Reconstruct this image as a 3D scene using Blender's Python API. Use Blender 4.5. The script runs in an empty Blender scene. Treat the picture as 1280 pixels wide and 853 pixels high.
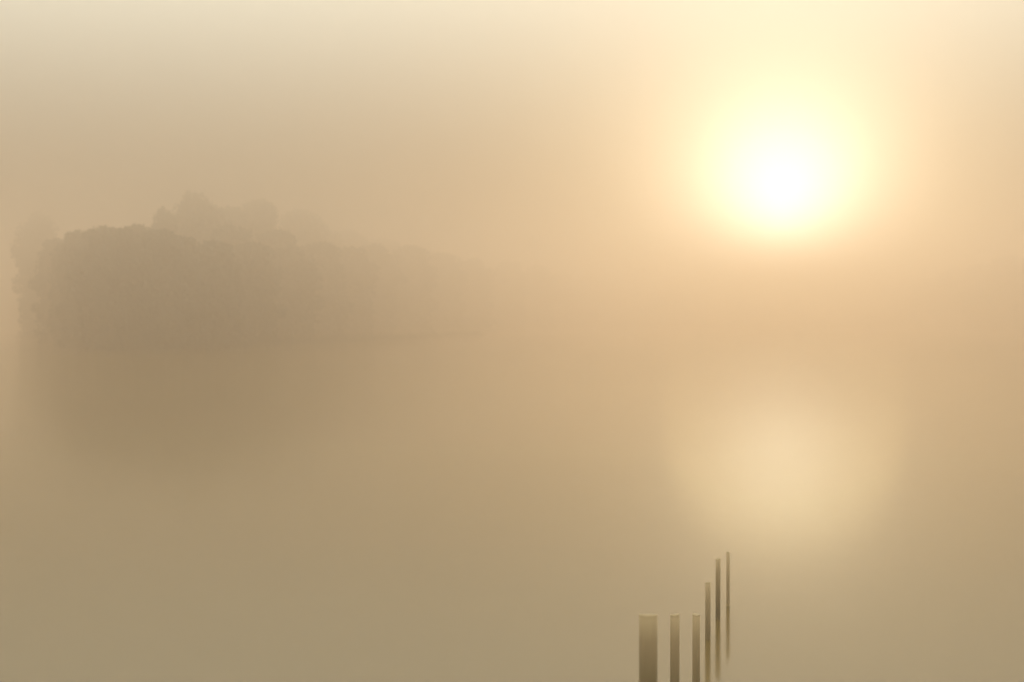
import bpy, bmesh, math, random
import numpy as np
from mathutils import Vector, Matrix

S = bpy.context.scene
C = S.collection
R = math.radians

# ------------------------------------------------------------------ camera
CAM_H = 4.0
F = 1778.0                    # focal length in photo pixels (50 mm on a 36 mm sensor)
cd = bpy.data.cameras.new("camera")
cd.lens = 50.0
cd.sensor_width = 36.0
cd.clip_start = 0.1
cd.clip_end = 8000
cam = bpy.data.objects.new("camera", cd)
cam.location = (0, 0, CAM_H)
cam.rotation_euler = (R(90) - math.atan(23.5 / F), 0, 0)
C.objects.link(cam)
S.camera = cam
cd.dof.use_dof = True
cd.dof.focus_distance = 13
cd.dof.aperture_fstop = 2.0

# ------------------------------------------------------------------ world: hazy sunrise sky
SUN_DIR = Vector((338, 1778, 131)).normalized()
SUN_EL = math.asin(SUN_DIR.z)
SUN_AZ = math.atan2(SUN_DIR.x, SUN_DIR.y)

w = bpy.data.worlds.new("World")
S.world = w
w.use_nodes = True
w.cycles.sampling_method = 'MANUAL'
w.cycles.sample_map_resolution = 4096
nt = w.node_tree
nt.nodes.clear()
N = nt.nodes.new
L = nt.links.new


def wmath(op, a, b=None):
    n = N("ShaderNodeMath")
    n.operation = op
    for i, v in enumerate((a, b)):
        if v is None:
            continue
        if isinstance(v, (int, float)):
            n.inputs[i].default_value = v
        else:
            L(v, n.inputs[i])
    return n.outputs[0]


out = N("ShaderNodeOutputWorld")
sky = N("ShaderNodeTexSky")
sky.sky_type = 'NISHITA'
sky.sun_disc = False
sky.sun_elevation = SUN_EL
sky.sun_rotation = SUN_AZ
sky.air_density = 1.0
sky.dust_density = 6.0
sky.ozone_density = 0.6
bg_sky = N("ShaderNodeBackground")
bg_sky.inputs[1].default_value = 0.05
L(sky.outputs[0], bg_sky.inputs[0])

tc = N("ShaderNodeTexCoord")
dot = N("ShaderNodeVectorMath")
dot.operation = 'DOT_PRODUCT'
L(tc.outputs['Generated'], dot.inputs[0])
dot.inputs[1].default_value = SUN_DIR
ang = wmath('ARCCOSINE', wmath('MINIMUM', dot.outputs['Value'], 0.9999999))


def lobe(width, power):       # exp(-(angle/width)^power)
    return wmath('EXPONENT', wmath('MULTIPLY', wmath('POWER', wmath('DIVIDE', ang, R(width)), power), -1.0))


def lit(color, strength_socket, k):
    b = N("ShaderNodeBackground")
    b.inputs[0].default_value = (*color, 1)
    L(wmath('MULTIPLY', strength_socket, k), b.inputs[1])
    return b.outputs[0]


def add(a, b):
    n = N("ShaderNodeAddShader")
    L(a, n.inputs[0])
    L(b, n.inputs[1])
    return n.outputs[0]


SKY_K = 0.005
DECK_TAU = 0.4
DECK, DECK_C = 4.5, (0.978, 1.0, 0.856)       # daylight sinking through the fog deck: less of it the lower one looks
AUR, AUR_C = 1.8, (1.0, 0.889, 0.611) # aureole
CORE, CORE_C = 5.7, (0.982, 1.0, 0.86)       # the sun's bright core seen through the fog
bg_sky.inputs[1].default_value = SKY_K
sh = bg_sky.outputs[0]
sepz = N("ShaderNodeSeparateXYZ")
L(tc.outputs['Generated'], sepz.inputs[0])
deck = wmath('EXPONENT', wmath('DIVIDE', -DECK_TAU, wmath('MAXIMUM', sepz.outputs[2], 0.002)))
sh = add(sh, lit(DECK_C, deck, DECK))
sh = add(sh, lit(AUR_C, lobe(4.8, 1.5), AUR))
sh = add(sh, lit(CORE_C, lobe(2.5, 1.5), CORE))
L(sh, out.inputs[0])

# ------------------------------------------------------------------ sun
sd = bpy.data.lights.new("sun", 'SUN')
sd.energy = 0.05
sd.angle = R(9.5)
sd.color = (1.0, 0.72, 0.3)
sun = bpy.data.objects.new("sun", sd)
sun.rotation_euler = SUN_DIR.to_track_quat('Z', 'Y').to_euler()
sun.location = (60, 300, 120)
C.objects.link(sun)

S.view_settings.view_transform = 'Standard'
S.view_settings.look = 'None'
S.view_settings.exposure = 0.0
S.view_settings.gamma = 1.0
S.cycles.volume_bounces = 3
S.cycles.max_bounces = 10
S.cycles.use_denoising = True

HAZE_DENSITY = 0.0065
HAZE_G = 0.895
HAZE_COLOR = (0.982, 0.836, 0.705)

# ------------------------------------------------------------------ helpers


def tag(o, label=None, cat=None, group=None, kind=None):
    if label:
        o['label'] = label
    if cat:
        o['category'] = cat
    if group:
        o['group'] = group
    if kind:
        o['kind'] = kind
    return o


def mesh_obj(name, me, parent=None):
    o = bpy.data.objects.new(name, me)
    C.objects.link(o)
    if parent:
        o.parent = parent
    return o


def mat(name):
    m = bpy.data.materials.new(name)
    m.use_nodes = True
    n = m.node_tree
    b = n.nodes['Principled BSDF']
    return m, n, b


def ramp(n, stops):
    r = n.nodes.new('ShaderNodeValToRGB')
    el = r.color_ramp.elements
    while len(el) < len(stops):
        el.new(0.5)
    for e, (p, c) in zip(el, stops):
        e.position = p
        e.color = (*c, 1)
    return r


# ------------------------------------------------------------------ materials
# lake water: calm, silty, long soft ripples
m_water, n, b = mat('lake_water')
b.inputs['Base Color'].default_value = (0.075, 0.052, 0.018, 1)
b.inputs['Roughness'].default_value = 0.12
b.inputs['IOR'].default_value = 1.333
co = n.nodes.new('ShaderNodeTexCoord')
mp = n.nodes.new('ShaderNodeMapping')
mp.inputs['Scale'].default_value = (0.5, 1.6, 1)
n.links.new(co.outputs['Object'], mp.inputs[0])
ns = n.nodes.new('ShaderNodeTexNoise')
ns.inputs['Scale'].default_value = 0.5
ns.inputs['Detail'].default_value = 2
n.links.new(mp.outputs[0], ns.inputs[0])
bp = n.nodes.new('ShaderNodeBump')
bp.inputs['Strength'].default_value = 0.025
bp.inputs['Distance'].default_value = 0.05
n.links.new(ns.outputs[0], bp.inputs['Height'])
n.links.new(bp.outputs[0], b.inputs['Normal'])

# shore earth with grass
m_land, n, b = mat('shore_earth')
ns = n.nodes.new('ShaderNodeTexNoise')
ns.inputs['Scale'].default_value = 0.8
ns.inputs['Detail'].default_value = 6
r = ramp(n, [(0.3, (0.035, 0.036, 0.02)), (0.7, (0.07, 0.06, 0.034))])
co = n.nodes.new('ShaderNodeTexCoord')
n.links.new(co.outputs['Object'], ns.inputs[0])
n.links.new(ns.outputs[0], r.inputs[0])
n.links.new(r.outputs[0], b.inputs['Base Color'])
b.inputs['Roughness'].default_value = 0.95


def leaf_mat(name, dark, light):
    m, n, b = mat(name)
    ns = n.nodes.new('ShaderNodeTexNoise')
    ns.inputs['Scale'].default_value = 0.35
    ns.inputs['Detail'].default_value = 4
    co = n.nodes.new('ShaderNodeTexCoord')
    r = ramp(n, [(0.35, dark), (0.65, light)])
    n.links.new(co.outputs['Object'], ns.inputs[0])
    n.links.new(ns.outputs[0], r.inputs[0])
    n.links.new(r.outputs[0], b.inputs['Base Color'])
    b.inputs['Roughness'].default_value = 0.75
    return m


m_leaf = [leaf_mat('foliage_green', (0.045, 0.040, 0.024), (0.062, 0.054, 0.032)),
          leaf_mat('foliage_olive', (0.052, 0.041, 0.025), (0.070, 0.055, 0.034))]
m_reed = leaf_mat('reed_brown', (0.04, 0.036, 0.018), (0.08, 0.065, 0.032))

m_bark, n, b = mat('tree_bark')
b.inputs['Base Color'].default_value = (0.07, 0.052, 0.035, 1)
b.inputs['Roughness'].default_value = 0.9

# stakes: dark wood, painted paler towards the top to imitate fading into fog
m_post, n, b = mat('fog_faded_stake_wood')
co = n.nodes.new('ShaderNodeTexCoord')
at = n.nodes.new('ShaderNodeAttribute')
at.attribute_name = 'fog_fade'
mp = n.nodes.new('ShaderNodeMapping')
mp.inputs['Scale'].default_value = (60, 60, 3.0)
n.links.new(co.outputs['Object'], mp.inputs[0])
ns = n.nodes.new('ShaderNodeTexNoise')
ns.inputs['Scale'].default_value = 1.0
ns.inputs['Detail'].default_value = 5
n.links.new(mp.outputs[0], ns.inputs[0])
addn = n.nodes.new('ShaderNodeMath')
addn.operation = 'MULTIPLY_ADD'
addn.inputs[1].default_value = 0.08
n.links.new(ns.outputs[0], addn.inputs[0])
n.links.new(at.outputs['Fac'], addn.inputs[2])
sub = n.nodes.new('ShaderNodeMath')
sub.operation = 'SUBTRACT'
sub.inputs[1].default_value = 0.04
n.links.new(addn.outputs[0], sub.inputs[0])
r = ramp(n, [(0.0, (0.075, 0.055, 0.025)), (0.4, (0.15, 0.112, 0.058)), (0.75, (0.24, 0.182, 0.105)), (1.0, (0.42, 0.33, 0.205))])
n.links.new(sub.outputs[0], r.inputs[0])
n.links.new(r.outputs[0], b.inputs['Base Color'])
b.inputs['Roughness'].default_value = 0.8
bp = n.nodes.new('ShaderNodeBump')
bp.inputs['Strength'].default_value = 0.4
bp.inputs['Distance'].default_value = 0.004
n.links.new(ns.outputs[0], bp.inputs['Height'])
n.links.new(bp.outputs[0], b.inputs['Normal'])

# ------------------------------------------------------------------ setting: lake bed, water, shores
HALF = 1500.0


def sheet(name, z, m, x=HALF, y0=-HALF, y1=HALF):
    me = bpy.data.meshes.new(name)
    me.from_pydata([(-x, y0, z), (x, y0, z), (x, y1, z), (-x, y1, z)], [], [(0, 1, 2, 3)])
    me.materials.append(m)
    return tag(mesh_obj(name, me), kind='structure')


sheet('ground', -1.6, m_land)
sheet('water', 0.0, m_water)


def px(x, d):                 # sideways metres for a photo column at depth d
    return (x - 640.0) / F * d


def shore(name, line, depth, seed):
    """low bank: 'line' is its waterline from left to right, 'depth' how far it runs inland"""
    rnd = random.Random(seed)
    pts = []
    for (a, bb) in zip(line[:-1], line[1:]):
        k = max(2, int((Vector(bb) - Vector(a)).length / 6))
        for i in range(k):
            t = i / k
            pts.append(Vector(a).lerp(Vector(bb), t))
    pts.append(Vector(line[-1]))
    prof = [(-3, -1.7), (-0.6, -0.25), (0.0, 0.02), (1.5, 0.12), (6, 0.3), (depth * 0.5, 0.7), (depth * 0.9, .5), (depth, -1.7)]
    v, f = [], []
    for i, p in enumerate(pts):
        wob = rnd.uniform(-1.2, 1.2)
        for (dy, z) in prof:
            v.append((p.x + rnd.uniform(-.4, .4), p.y + dy + wob, z + (rnd.uniform(-.05, .05) if z > 0.1 else 0)))
    m = len(prof)
    for i in range(len(pts) - 1):
        for j in range(m - 1):
            a = i * m + j
            f.append((a, a + m, a + m + 1, a + 1))
    for base in (0, (len(pts) - 1) * m):
        f.append(tuple(range(base, base + m)))
    me = bpy.data.meshes.new(name)
    me.from_pydata(v, [], f)
    me.materials.append(m_land)
    for p in me.polygons:
        p.use_smooth = True
    return tag(mesh_obj(name, me), kind='structure')


shore('wooded_point', [(px(20, 330), 335), (px(66, 250), 252), (px(110, 194), 192), (px(200, 188), 186), (px(300, 200), 200), (px(400, 235), 237), (px(500, 285), 288), (px(600, 370), 373)], 90, 3)
shore('far_bank', [(px(560, 460), 462), (px(640, 560), 562), (px(740, 760), 762), (px(880, 1000), 1002), (px(1060, 1000), 1002),
                   (px(1160, 730), 732), (px(1226, 592), 594), (px(1300, 500), 500), (px(1400, 440), 438), (px(1560, 400), 398)], 90, 4)

# ------------------------------------------------------------------ trees


def crown_mesh(name, seed, H, rx, base, count, leaf, m, shape='dome'):
    """leaf clumps through the volume of overlapping lobes"""
    rng = np.random.default_rng(seed)
    lobes = []
    top = H
    mid = (base + top) / 2
    half = (top - base) / 2
    cap = rx * 1.25                       # height of the rounded top
    nl = 46
    for i in range(nl):
        a = rng.uniform(0, 2 * math.pi)
        zz = base + (top - base) * rng.uniform(0.0, 1) ** 0.9
        lr = rx * rng.uniform(0.24, 0.38)
        if zz > top - cap:
            u = (zz - (top - cap)) / cap
            rad = rx * math.sqrt(max(0.0, 1 - u * u))
        else:
            rad = rx * (0.82 + 0.18 * (zz - base) / max(1, top - cap - base))
        if shape == 'spire':
            rad *= 0.9 - 0.35 * (zz - base) / (top - base)
        rr = max(0.0, rad - lr * .9) * math.sqrt(rng.uniform(0.15, 1))
        lobes.append((math.cos(a) * rr, math.sin(a) * rr, min(zz, top - lr * 0.8), lr))
    lobes.append((0, 0, top - cap * .62, rx * 0.60))
    lobes.append((rx * .3, 0, top - cap * .85, rx * 0.60))
    lobes.append((-rx * .3, 0, top - cap * .9, rx * 0.60))
    for q in range(5):
        lobes.append((0, 0, base + (top - cap - base) * q / 4, rx * 0.7))
    lobes = np.array(lobes)
    wgt = lobes[:, 3] ** 2
    idx = rng.choice(len(lobes), count, p=wgt / wgt.sum())
    d = rng.normal(size=(count, 3))
    d /= np.linalg.norm(d, axis=1)[:, None]
    rad = lobes[idx, 3] * (rng.uniform(0.25, 1, count) ** 0.5) * rng.uniform(0.92, 1.07, count)
    c = lobes[idx, :3] + d * rad[:, None] * np.array([1, 1, 0.9])
    c[:, 2] = np.where(c[:, 2] < 0.2, 0.2 + (0.2 - c[:, 2]) * .5, c[:, 2])
    t1 = rng.normal(size=(count, 3))
    t1 /= np.linalg.norm(t1, axis=1)[:, None]
    t2 = np.cross(t1, rng.normal(size=(count, 3)))
    t2 /= np.linalg.norm(t2, axis=1)[:, None]
    s = leaf * rng.uniform(0.5, 1.25, count)[:, None]
    q = np.stack([c - t1 * s, c + t2 * s * .55, c + t1 * s, c - t2 * s * .55], axis=1).reshape(-1, 3)
    me = bpy.data.meshes.new(name)
    me.vertices.add(len(q))
    me.vertices.foreach_set('co', q.ravel())
    me.loops.add(count * 4)
    me.loops.foreach_set('vertex_index', np.arange(count * 4, dtype=np.int32))
    me.polygons.add(count)
    me.polygons.foreach_set('loop_start', np.arange(0, count * 4, 4, dtype=np.int32))
    me.update(calc_edges=True)
    me.materials.append(m)
    return me, lobes


def limb(bm, pts, rads, seg=7):
    rings = []
    for i, (p, r_) in enumerate(zip(pts, rads)):
        t = (pts[min(i + 1, len(pts) - 1)] - pts[max(i - 1, 0)]).normalized()
        a = t.orthogonal().normalized()
        bb = t.cross(a)
        rings.append([bm.verts.new(p + a * math.cos(k * 2 * math.pi / seg) * r_ + bb * math.sin(k * 2 * math.pi / seg) * r_) for k in range(seg)])
    for r0, r1 in zip(rings[:-1], rings[1:]):
        for k in range(seg):
            bm.faces.new((r0[k], r0[(k + 1) % seg], r1[(k + 1) % seg], r1[k]))
    bm.faces.new(rings[-1])


def trunk_mesh(name, seed, H, r0, lobes):
    rnd = random.Random(seed)
    bm = bmesh.new()
    pts = [Vector((0, 0, -0.6))]
    for k in range(1, 7):
        pts.append(Vector((rnd.uniform(-.25, .25), rnd.uniform(-.25, .25), H * .82 * k / 6)))
    rads = [r0 * 1.5] + [r0 * (1 - .14 * k) for k in range(1, 7)]
    limb(bm, pts, rads, 9)
    for lb in lobes[:12]:
        e = Vector(lb[:3])
        zi = max(H * .12, min(e.z - H * .15, H * .7))
        s = Vector((0, 0, zi))
        m_ = s.lerp(e, .5) + Vector((0, 0, H * .03))
        limb(bm, [s, m_, e], [r0 * .42, r0 * .28, r0 * .1], 5)
    me = bpy.data.meshes.new(name)
    bm.to_mesh(me)
    bm.free()
    me.materials.append(m_bark)
    return me


protos = []                   # (crown, trunk, height, half width)
specs = [(26, 8.0, 0.8, 13000, .50, 'dome'), (26, 7.0, 0.8, 12000, .50, 'dome'), (26, 9.0, 1.0, 14000, .55, 'dome'),
         (26, 6.0, 0.8, 10000, .50, 'spire')]
for i, (H, rx, base, cnt, leaf, shp) in enumerate(specs):
    cm, lb = crown_mesh('crown', 10 + i, H, rx, base, cnt, leaf, m_leaf[i % 2], shp)
    tm = trunk_mesh('trunk', 20 + i, H, .42, lb)
    protos.append((cm, tm, H, rx))


def tree(kind, x, d, top_y, halfw_px, label, group=None, name='broadleaf_tree', rz=None, dz=0.1):
    """x column, top row and half width in photo pixels give size and place at depth d"""
    cm, tm, H, rx = protos[kind]
    h = CAM_H + (403 - top_y) / F * d - dz
    h = min(h, 29.5)
    hw = halfw_px / F * d
    e = bpy.data.objects.new(name, None)
    e.empty_display_size = 1
    C.objects.link(e)
    e.location = (px(x, d), d - 2.0, dz)
    e.rotation_euler = (0, 0, rz if rz is not None else rnd0.uniform(0, 6.28))
    e.scale = (hw / rx, hw / rx, h / H)
    tag(e, label, 'tree', group)
    mesh_obj('trunk', tm, e)
    mesh_obj('crown', cm, e)
    return e


rnd0 = random.Random(5)
GP = 'trees on the wooded point'
# the ones whose outline stands against the sky
tree(0, 50, 335, 262, 34, 'lone round-topped tree at the left end of the wooded point, left of the dip', GP)
tree(1, 102, 212, 290, 30, 'low flat tree, first right of the dip beside the round-topped left tree', GP)
tree(2, 134, 202, 286, 46, 'low broad tree in the middle of the flat stretch left of the big dome', GP)
tree(2, 176, 206, 284, 38, 'low tree at the foot of the tall domed tree, on its left side', GP)
tree(0, 206, 240, 262, 28, 'narrow tree tucked against the left flank of the tall domed tree', GP)
tree(0, 248, 262, 243, 52, 'tallest tree of the wooded point, a broad hazy dome', GP)
tree(2, 292, 285, 262, 40, 'pale tree filling the dip between the tallest dome and the wide tree right of it', GP)
tree(2, 328, 290, 253, 44, 'wide pale tree just right of the tallest dome, slightly lower', GP)
tree(2, 376, 330, 265, 46, 'faint tree on the shoulder that slopes away right of the tall dome', GP)
# the front rows under them, one dim mass
GM = 'hazy trees massed along the front of the wooded point'
front = [(66, 320, 312, 34, 2), (76, 255, 300, 36, 1), (92, 225, 303, 30, 0), (110, 208, 302, 38, 2), (126, 196, 294, 42, 1), (158, 192, 288, 44, 2),
         (206, 192, 290, 50, 2), (238, 196, 298, 46, 0), (272, 200, 303, 46, 2), (290, 240, 284, 50, 2), (318, 216, 306, 46, 2),
         (350, 262, 290, 50, 2), (368, 240, 309, 46, 0), (404, 275, 305, 48, 2), (440, 300, 310, 44, 1)]
for (x, d, ty, hw, k) in front:
    tree(k, x, d, ty, hw, 'dark hazy tree in the merged mass below the skyline of the wooded point', GM)
GF = 'trees fading into the fog right of the wooded point and along the far bank'
far = [(398, 360, 274, 46), (436, 400, 282, 46), (478, 440, 292, 44), (520, 490, 300, 42), (566, 540, 308, 40), (470, 345, 306, 44), (512, 380, 312, 42), (552, 430, 316, 40), (592, 480, 320, 38), (634, 540, 328, 34),
       (672, 600, 336, 30), (702, 690, 343, 28), (732, 770, 348, 26), (762, 840, 353, 24), (795, 900, 358, 24), (830, 960, 362, 24),
       (870, 1010, 365, 24), (910, 1020, 366, 24), (950, 1020, 367, 24), (990, 1020, 367, 24), (1030, 1020, 366, 24), (1068, 990, 364, 24),
       (1100, 910, 360, 24), (1132, 830, 354, 25), (1160, 720, 344, 28), (1192, 650, 337, 32), (1226, 590, 331, 36), (1260, 540, 325, 40), (1300, 500, 318, 44),
       (1345, 460, 312, 44)]
for i, (x, d, ty, hw) in enumerate(far):
    tree(i % 4 if i % 4 != 3 else 2, x, d, ty + rnd0.uniform(-5, 5), hw, 'dim tree dissolving in the fog on the shore', GF)


# reeds and low scrub along the waterline: nobody could count the blades
def reeds(name, line, count, seed):
    rng = np.random.default_rng(seed)
    P = np.array(line, float)
    seg = np.linalg.norm(P[1:] - P[:-1], axis=1)
    k = rng.choice(len(seg), count, p=seg / seg.sum())
    t = rng.uniform(0, 1, count)[:, None]
    c = P[k] * (1 - t) + P[k + 1] * t
    c[:, 1] += rng.uniform(-1.2, 3.5, count)
    h = rng.uniform(.8, 2.3, count)
    lean = rng.normal(0, .18, (count, 2)) * h[:, None]
    wd = rng.uniform(.04, .09, count)
    a = rng.uniform(0, math.pi, count)
    z0 = np.full(count, -.2)
    v = np.stack([np.column_stack([c[:, 0] - np.cos(a) * wd, c[:, 1] - np.sin(a) * wd, z0]),
                  np.column_stack([c[:, 0] + np.cos(a) * wd, c[:, 1] + np.sin(a) * wd, z0]),
                  np.column_stack([c[:, 0] + lean[:, 0], c[:, 1] + lean[:, 1], h])], axis=1).reshape(-1, 3)
    me = bpy.data.meshes.new(name)
    me.from_pydata(v.tolist(), [], [(3 * i, 3 * i + 1, 3 * i + 2) for i in range(count)])
    me.materials.append(m_reed)
    o = mesh_obj(name, me)
    return tag(o, 'band of hazy reeds along the water edge below the trees', 'reeds', None, 'stuff')


REED_LINE = [(px(20, 330), 335), (px(66, 250), 252), (px(110, 194), 192), (px(200, 188), 186), (px(300, 200), 200), (px(400, 235), 237), (px(500, 285), 288), (px(600, 370), 373)]
reeds('reed_bed', REED_LINE, 9000, 9)

# ------------------------------------------------------------------ the row of stakes in the water


def stake(x, d, top_y, width_px, label, seed, lean=(0, 0), fade=0.9):
    rnd = random.Random(seed)
    h = CAM_H - (top_y - 403) / F * d
    rad = width_px / F * d / 2
    seg, rings = 20, 44
    bm = bmesh.new()
    z0 = -1.7
    ph = [rnd.uniform(0, 6.28) for _ in range(4)]
    ring = []
    for i in range(rings):
        t = 1 - (1 - i / (rings - 1)) ** 2        # rings crowd towards the top
        z = z0 + (h - z0) * t
        taper = 1.04 - 0.08 * t
        if i == rings - 1:
            taper *= 0.97
        vs = []
        for k in range(seg):
            a = 2 * math.pi * k / seg
            rr = rad * taper * (1 + .035 * math.sin(3 * a + ph[0]) + .02 * math.sin(5 * a + ph[1]) + .02 * math.sin(z * 4 + ph[2]))
            zz = z + (.006 * math.cos(a + ph[3]) if i >= rings - 2 else 0)
            vs.append(bm.verts.new((math.cos(a) * rr + lean[0] * (z), math.sin(a) * rr + lean[1] * z, zz)))
        ring.append(vs)
    for r0, r1 in zip(ring[:-1], ring[1:]):
        for k in range(seg):
            bm.faces.new((r0[k], r0[(k + 1) % seg], r1[(k + 1) % seg], r1[k]))
    rim = [bm.verts.new(v_.co) for v_ in ring[-1]]          # end grain: its own sharp-edged face fan
    c = bm.verts.new((lean[0] * h, lean[1] * h, h + .002))
    for k in range(seg):
        bm.faces.new((rim[k], rim[(k + 1) % seg], c))
    me = bpy.data.meshes.new('wooden_stake')
    bm.to_mesh(me)
    bm.free()
    at_ = me.attributes.new('fog_fade', 'FLOAT', 'POINT')
    at_.data.foreach_set('value', [0.5 if v.index >= len(me.vertices) - 1 - seg else 0.9 if v.co.z > h - .02 else max(0.0, min(1.0, 1 - (h - v.co.z) / fade)) for v in me.vertices])  # sides painted paler upwards as if lost in fog; end grain toned to blend
    for p in me.polygons:
        p.use_smooth = len(p.vertices) == 4
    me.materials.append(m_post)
    o = mesh_obj('wooden_stake', me)
    o.location = (px(x, d), d, 0)
    return tag(o, label, 'stake', 'row of stakes standing in the water')


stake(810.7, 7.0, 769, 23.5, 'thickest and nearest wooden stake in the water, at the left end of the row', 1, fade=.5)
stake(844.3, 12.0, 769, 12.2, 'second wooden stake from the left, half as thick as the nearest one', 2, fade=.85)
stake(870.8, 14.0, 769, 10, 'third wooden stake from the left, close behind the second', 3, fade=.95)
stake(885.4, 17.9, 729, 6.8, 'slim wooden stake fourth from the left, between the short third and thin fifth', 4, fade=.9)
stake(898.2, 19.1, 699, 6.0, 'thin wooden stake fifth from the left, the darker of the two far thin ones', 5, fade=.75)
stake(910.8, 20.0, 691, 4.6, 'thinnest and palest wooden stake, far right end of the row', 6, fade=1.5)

# ------------------------------------------------------------------ haze
me = bpy.data.meshes.new('haze')
bm = bmesh.new()
bmesh.ops.create_cube(bm, size=1.0)
bm.to_mesh(me)
bm.free()
hz = mesh_obj('haze', me)
TOP = 32.5
hz.scale = (2 * HALF + 40, 2 * HALF + 40, TOP + 2.7)
hz.location = (0, 0, (TOP - 2.7) / 2)
tag(hz, 'thick golden morning fog lying over the lake', 'fog', None, 'stuff')
mh = bpy.data.materials.new('haze_air')
mh.use_nodes = True
nn = mh.node_tree
for x in list(nn.nodes):
    nn.nodes.remove(x)
mo = nn.nodes.new('ShaderNodeOutputMaterial')
pv = nn.nodes.new('ShaderNodeVolumePrincipled')
pv.inputs['Color'].default_value = (*HAZE_COLOR, 1)
pv.inputs['Density'].default_value = HAZE_DENSITY
pv.inputs['Anisotropy'].default_value = HAZE_G
nn.links.new(pv.outputs[0], mo.inputs['Volume'])
me.materials.append(mh)
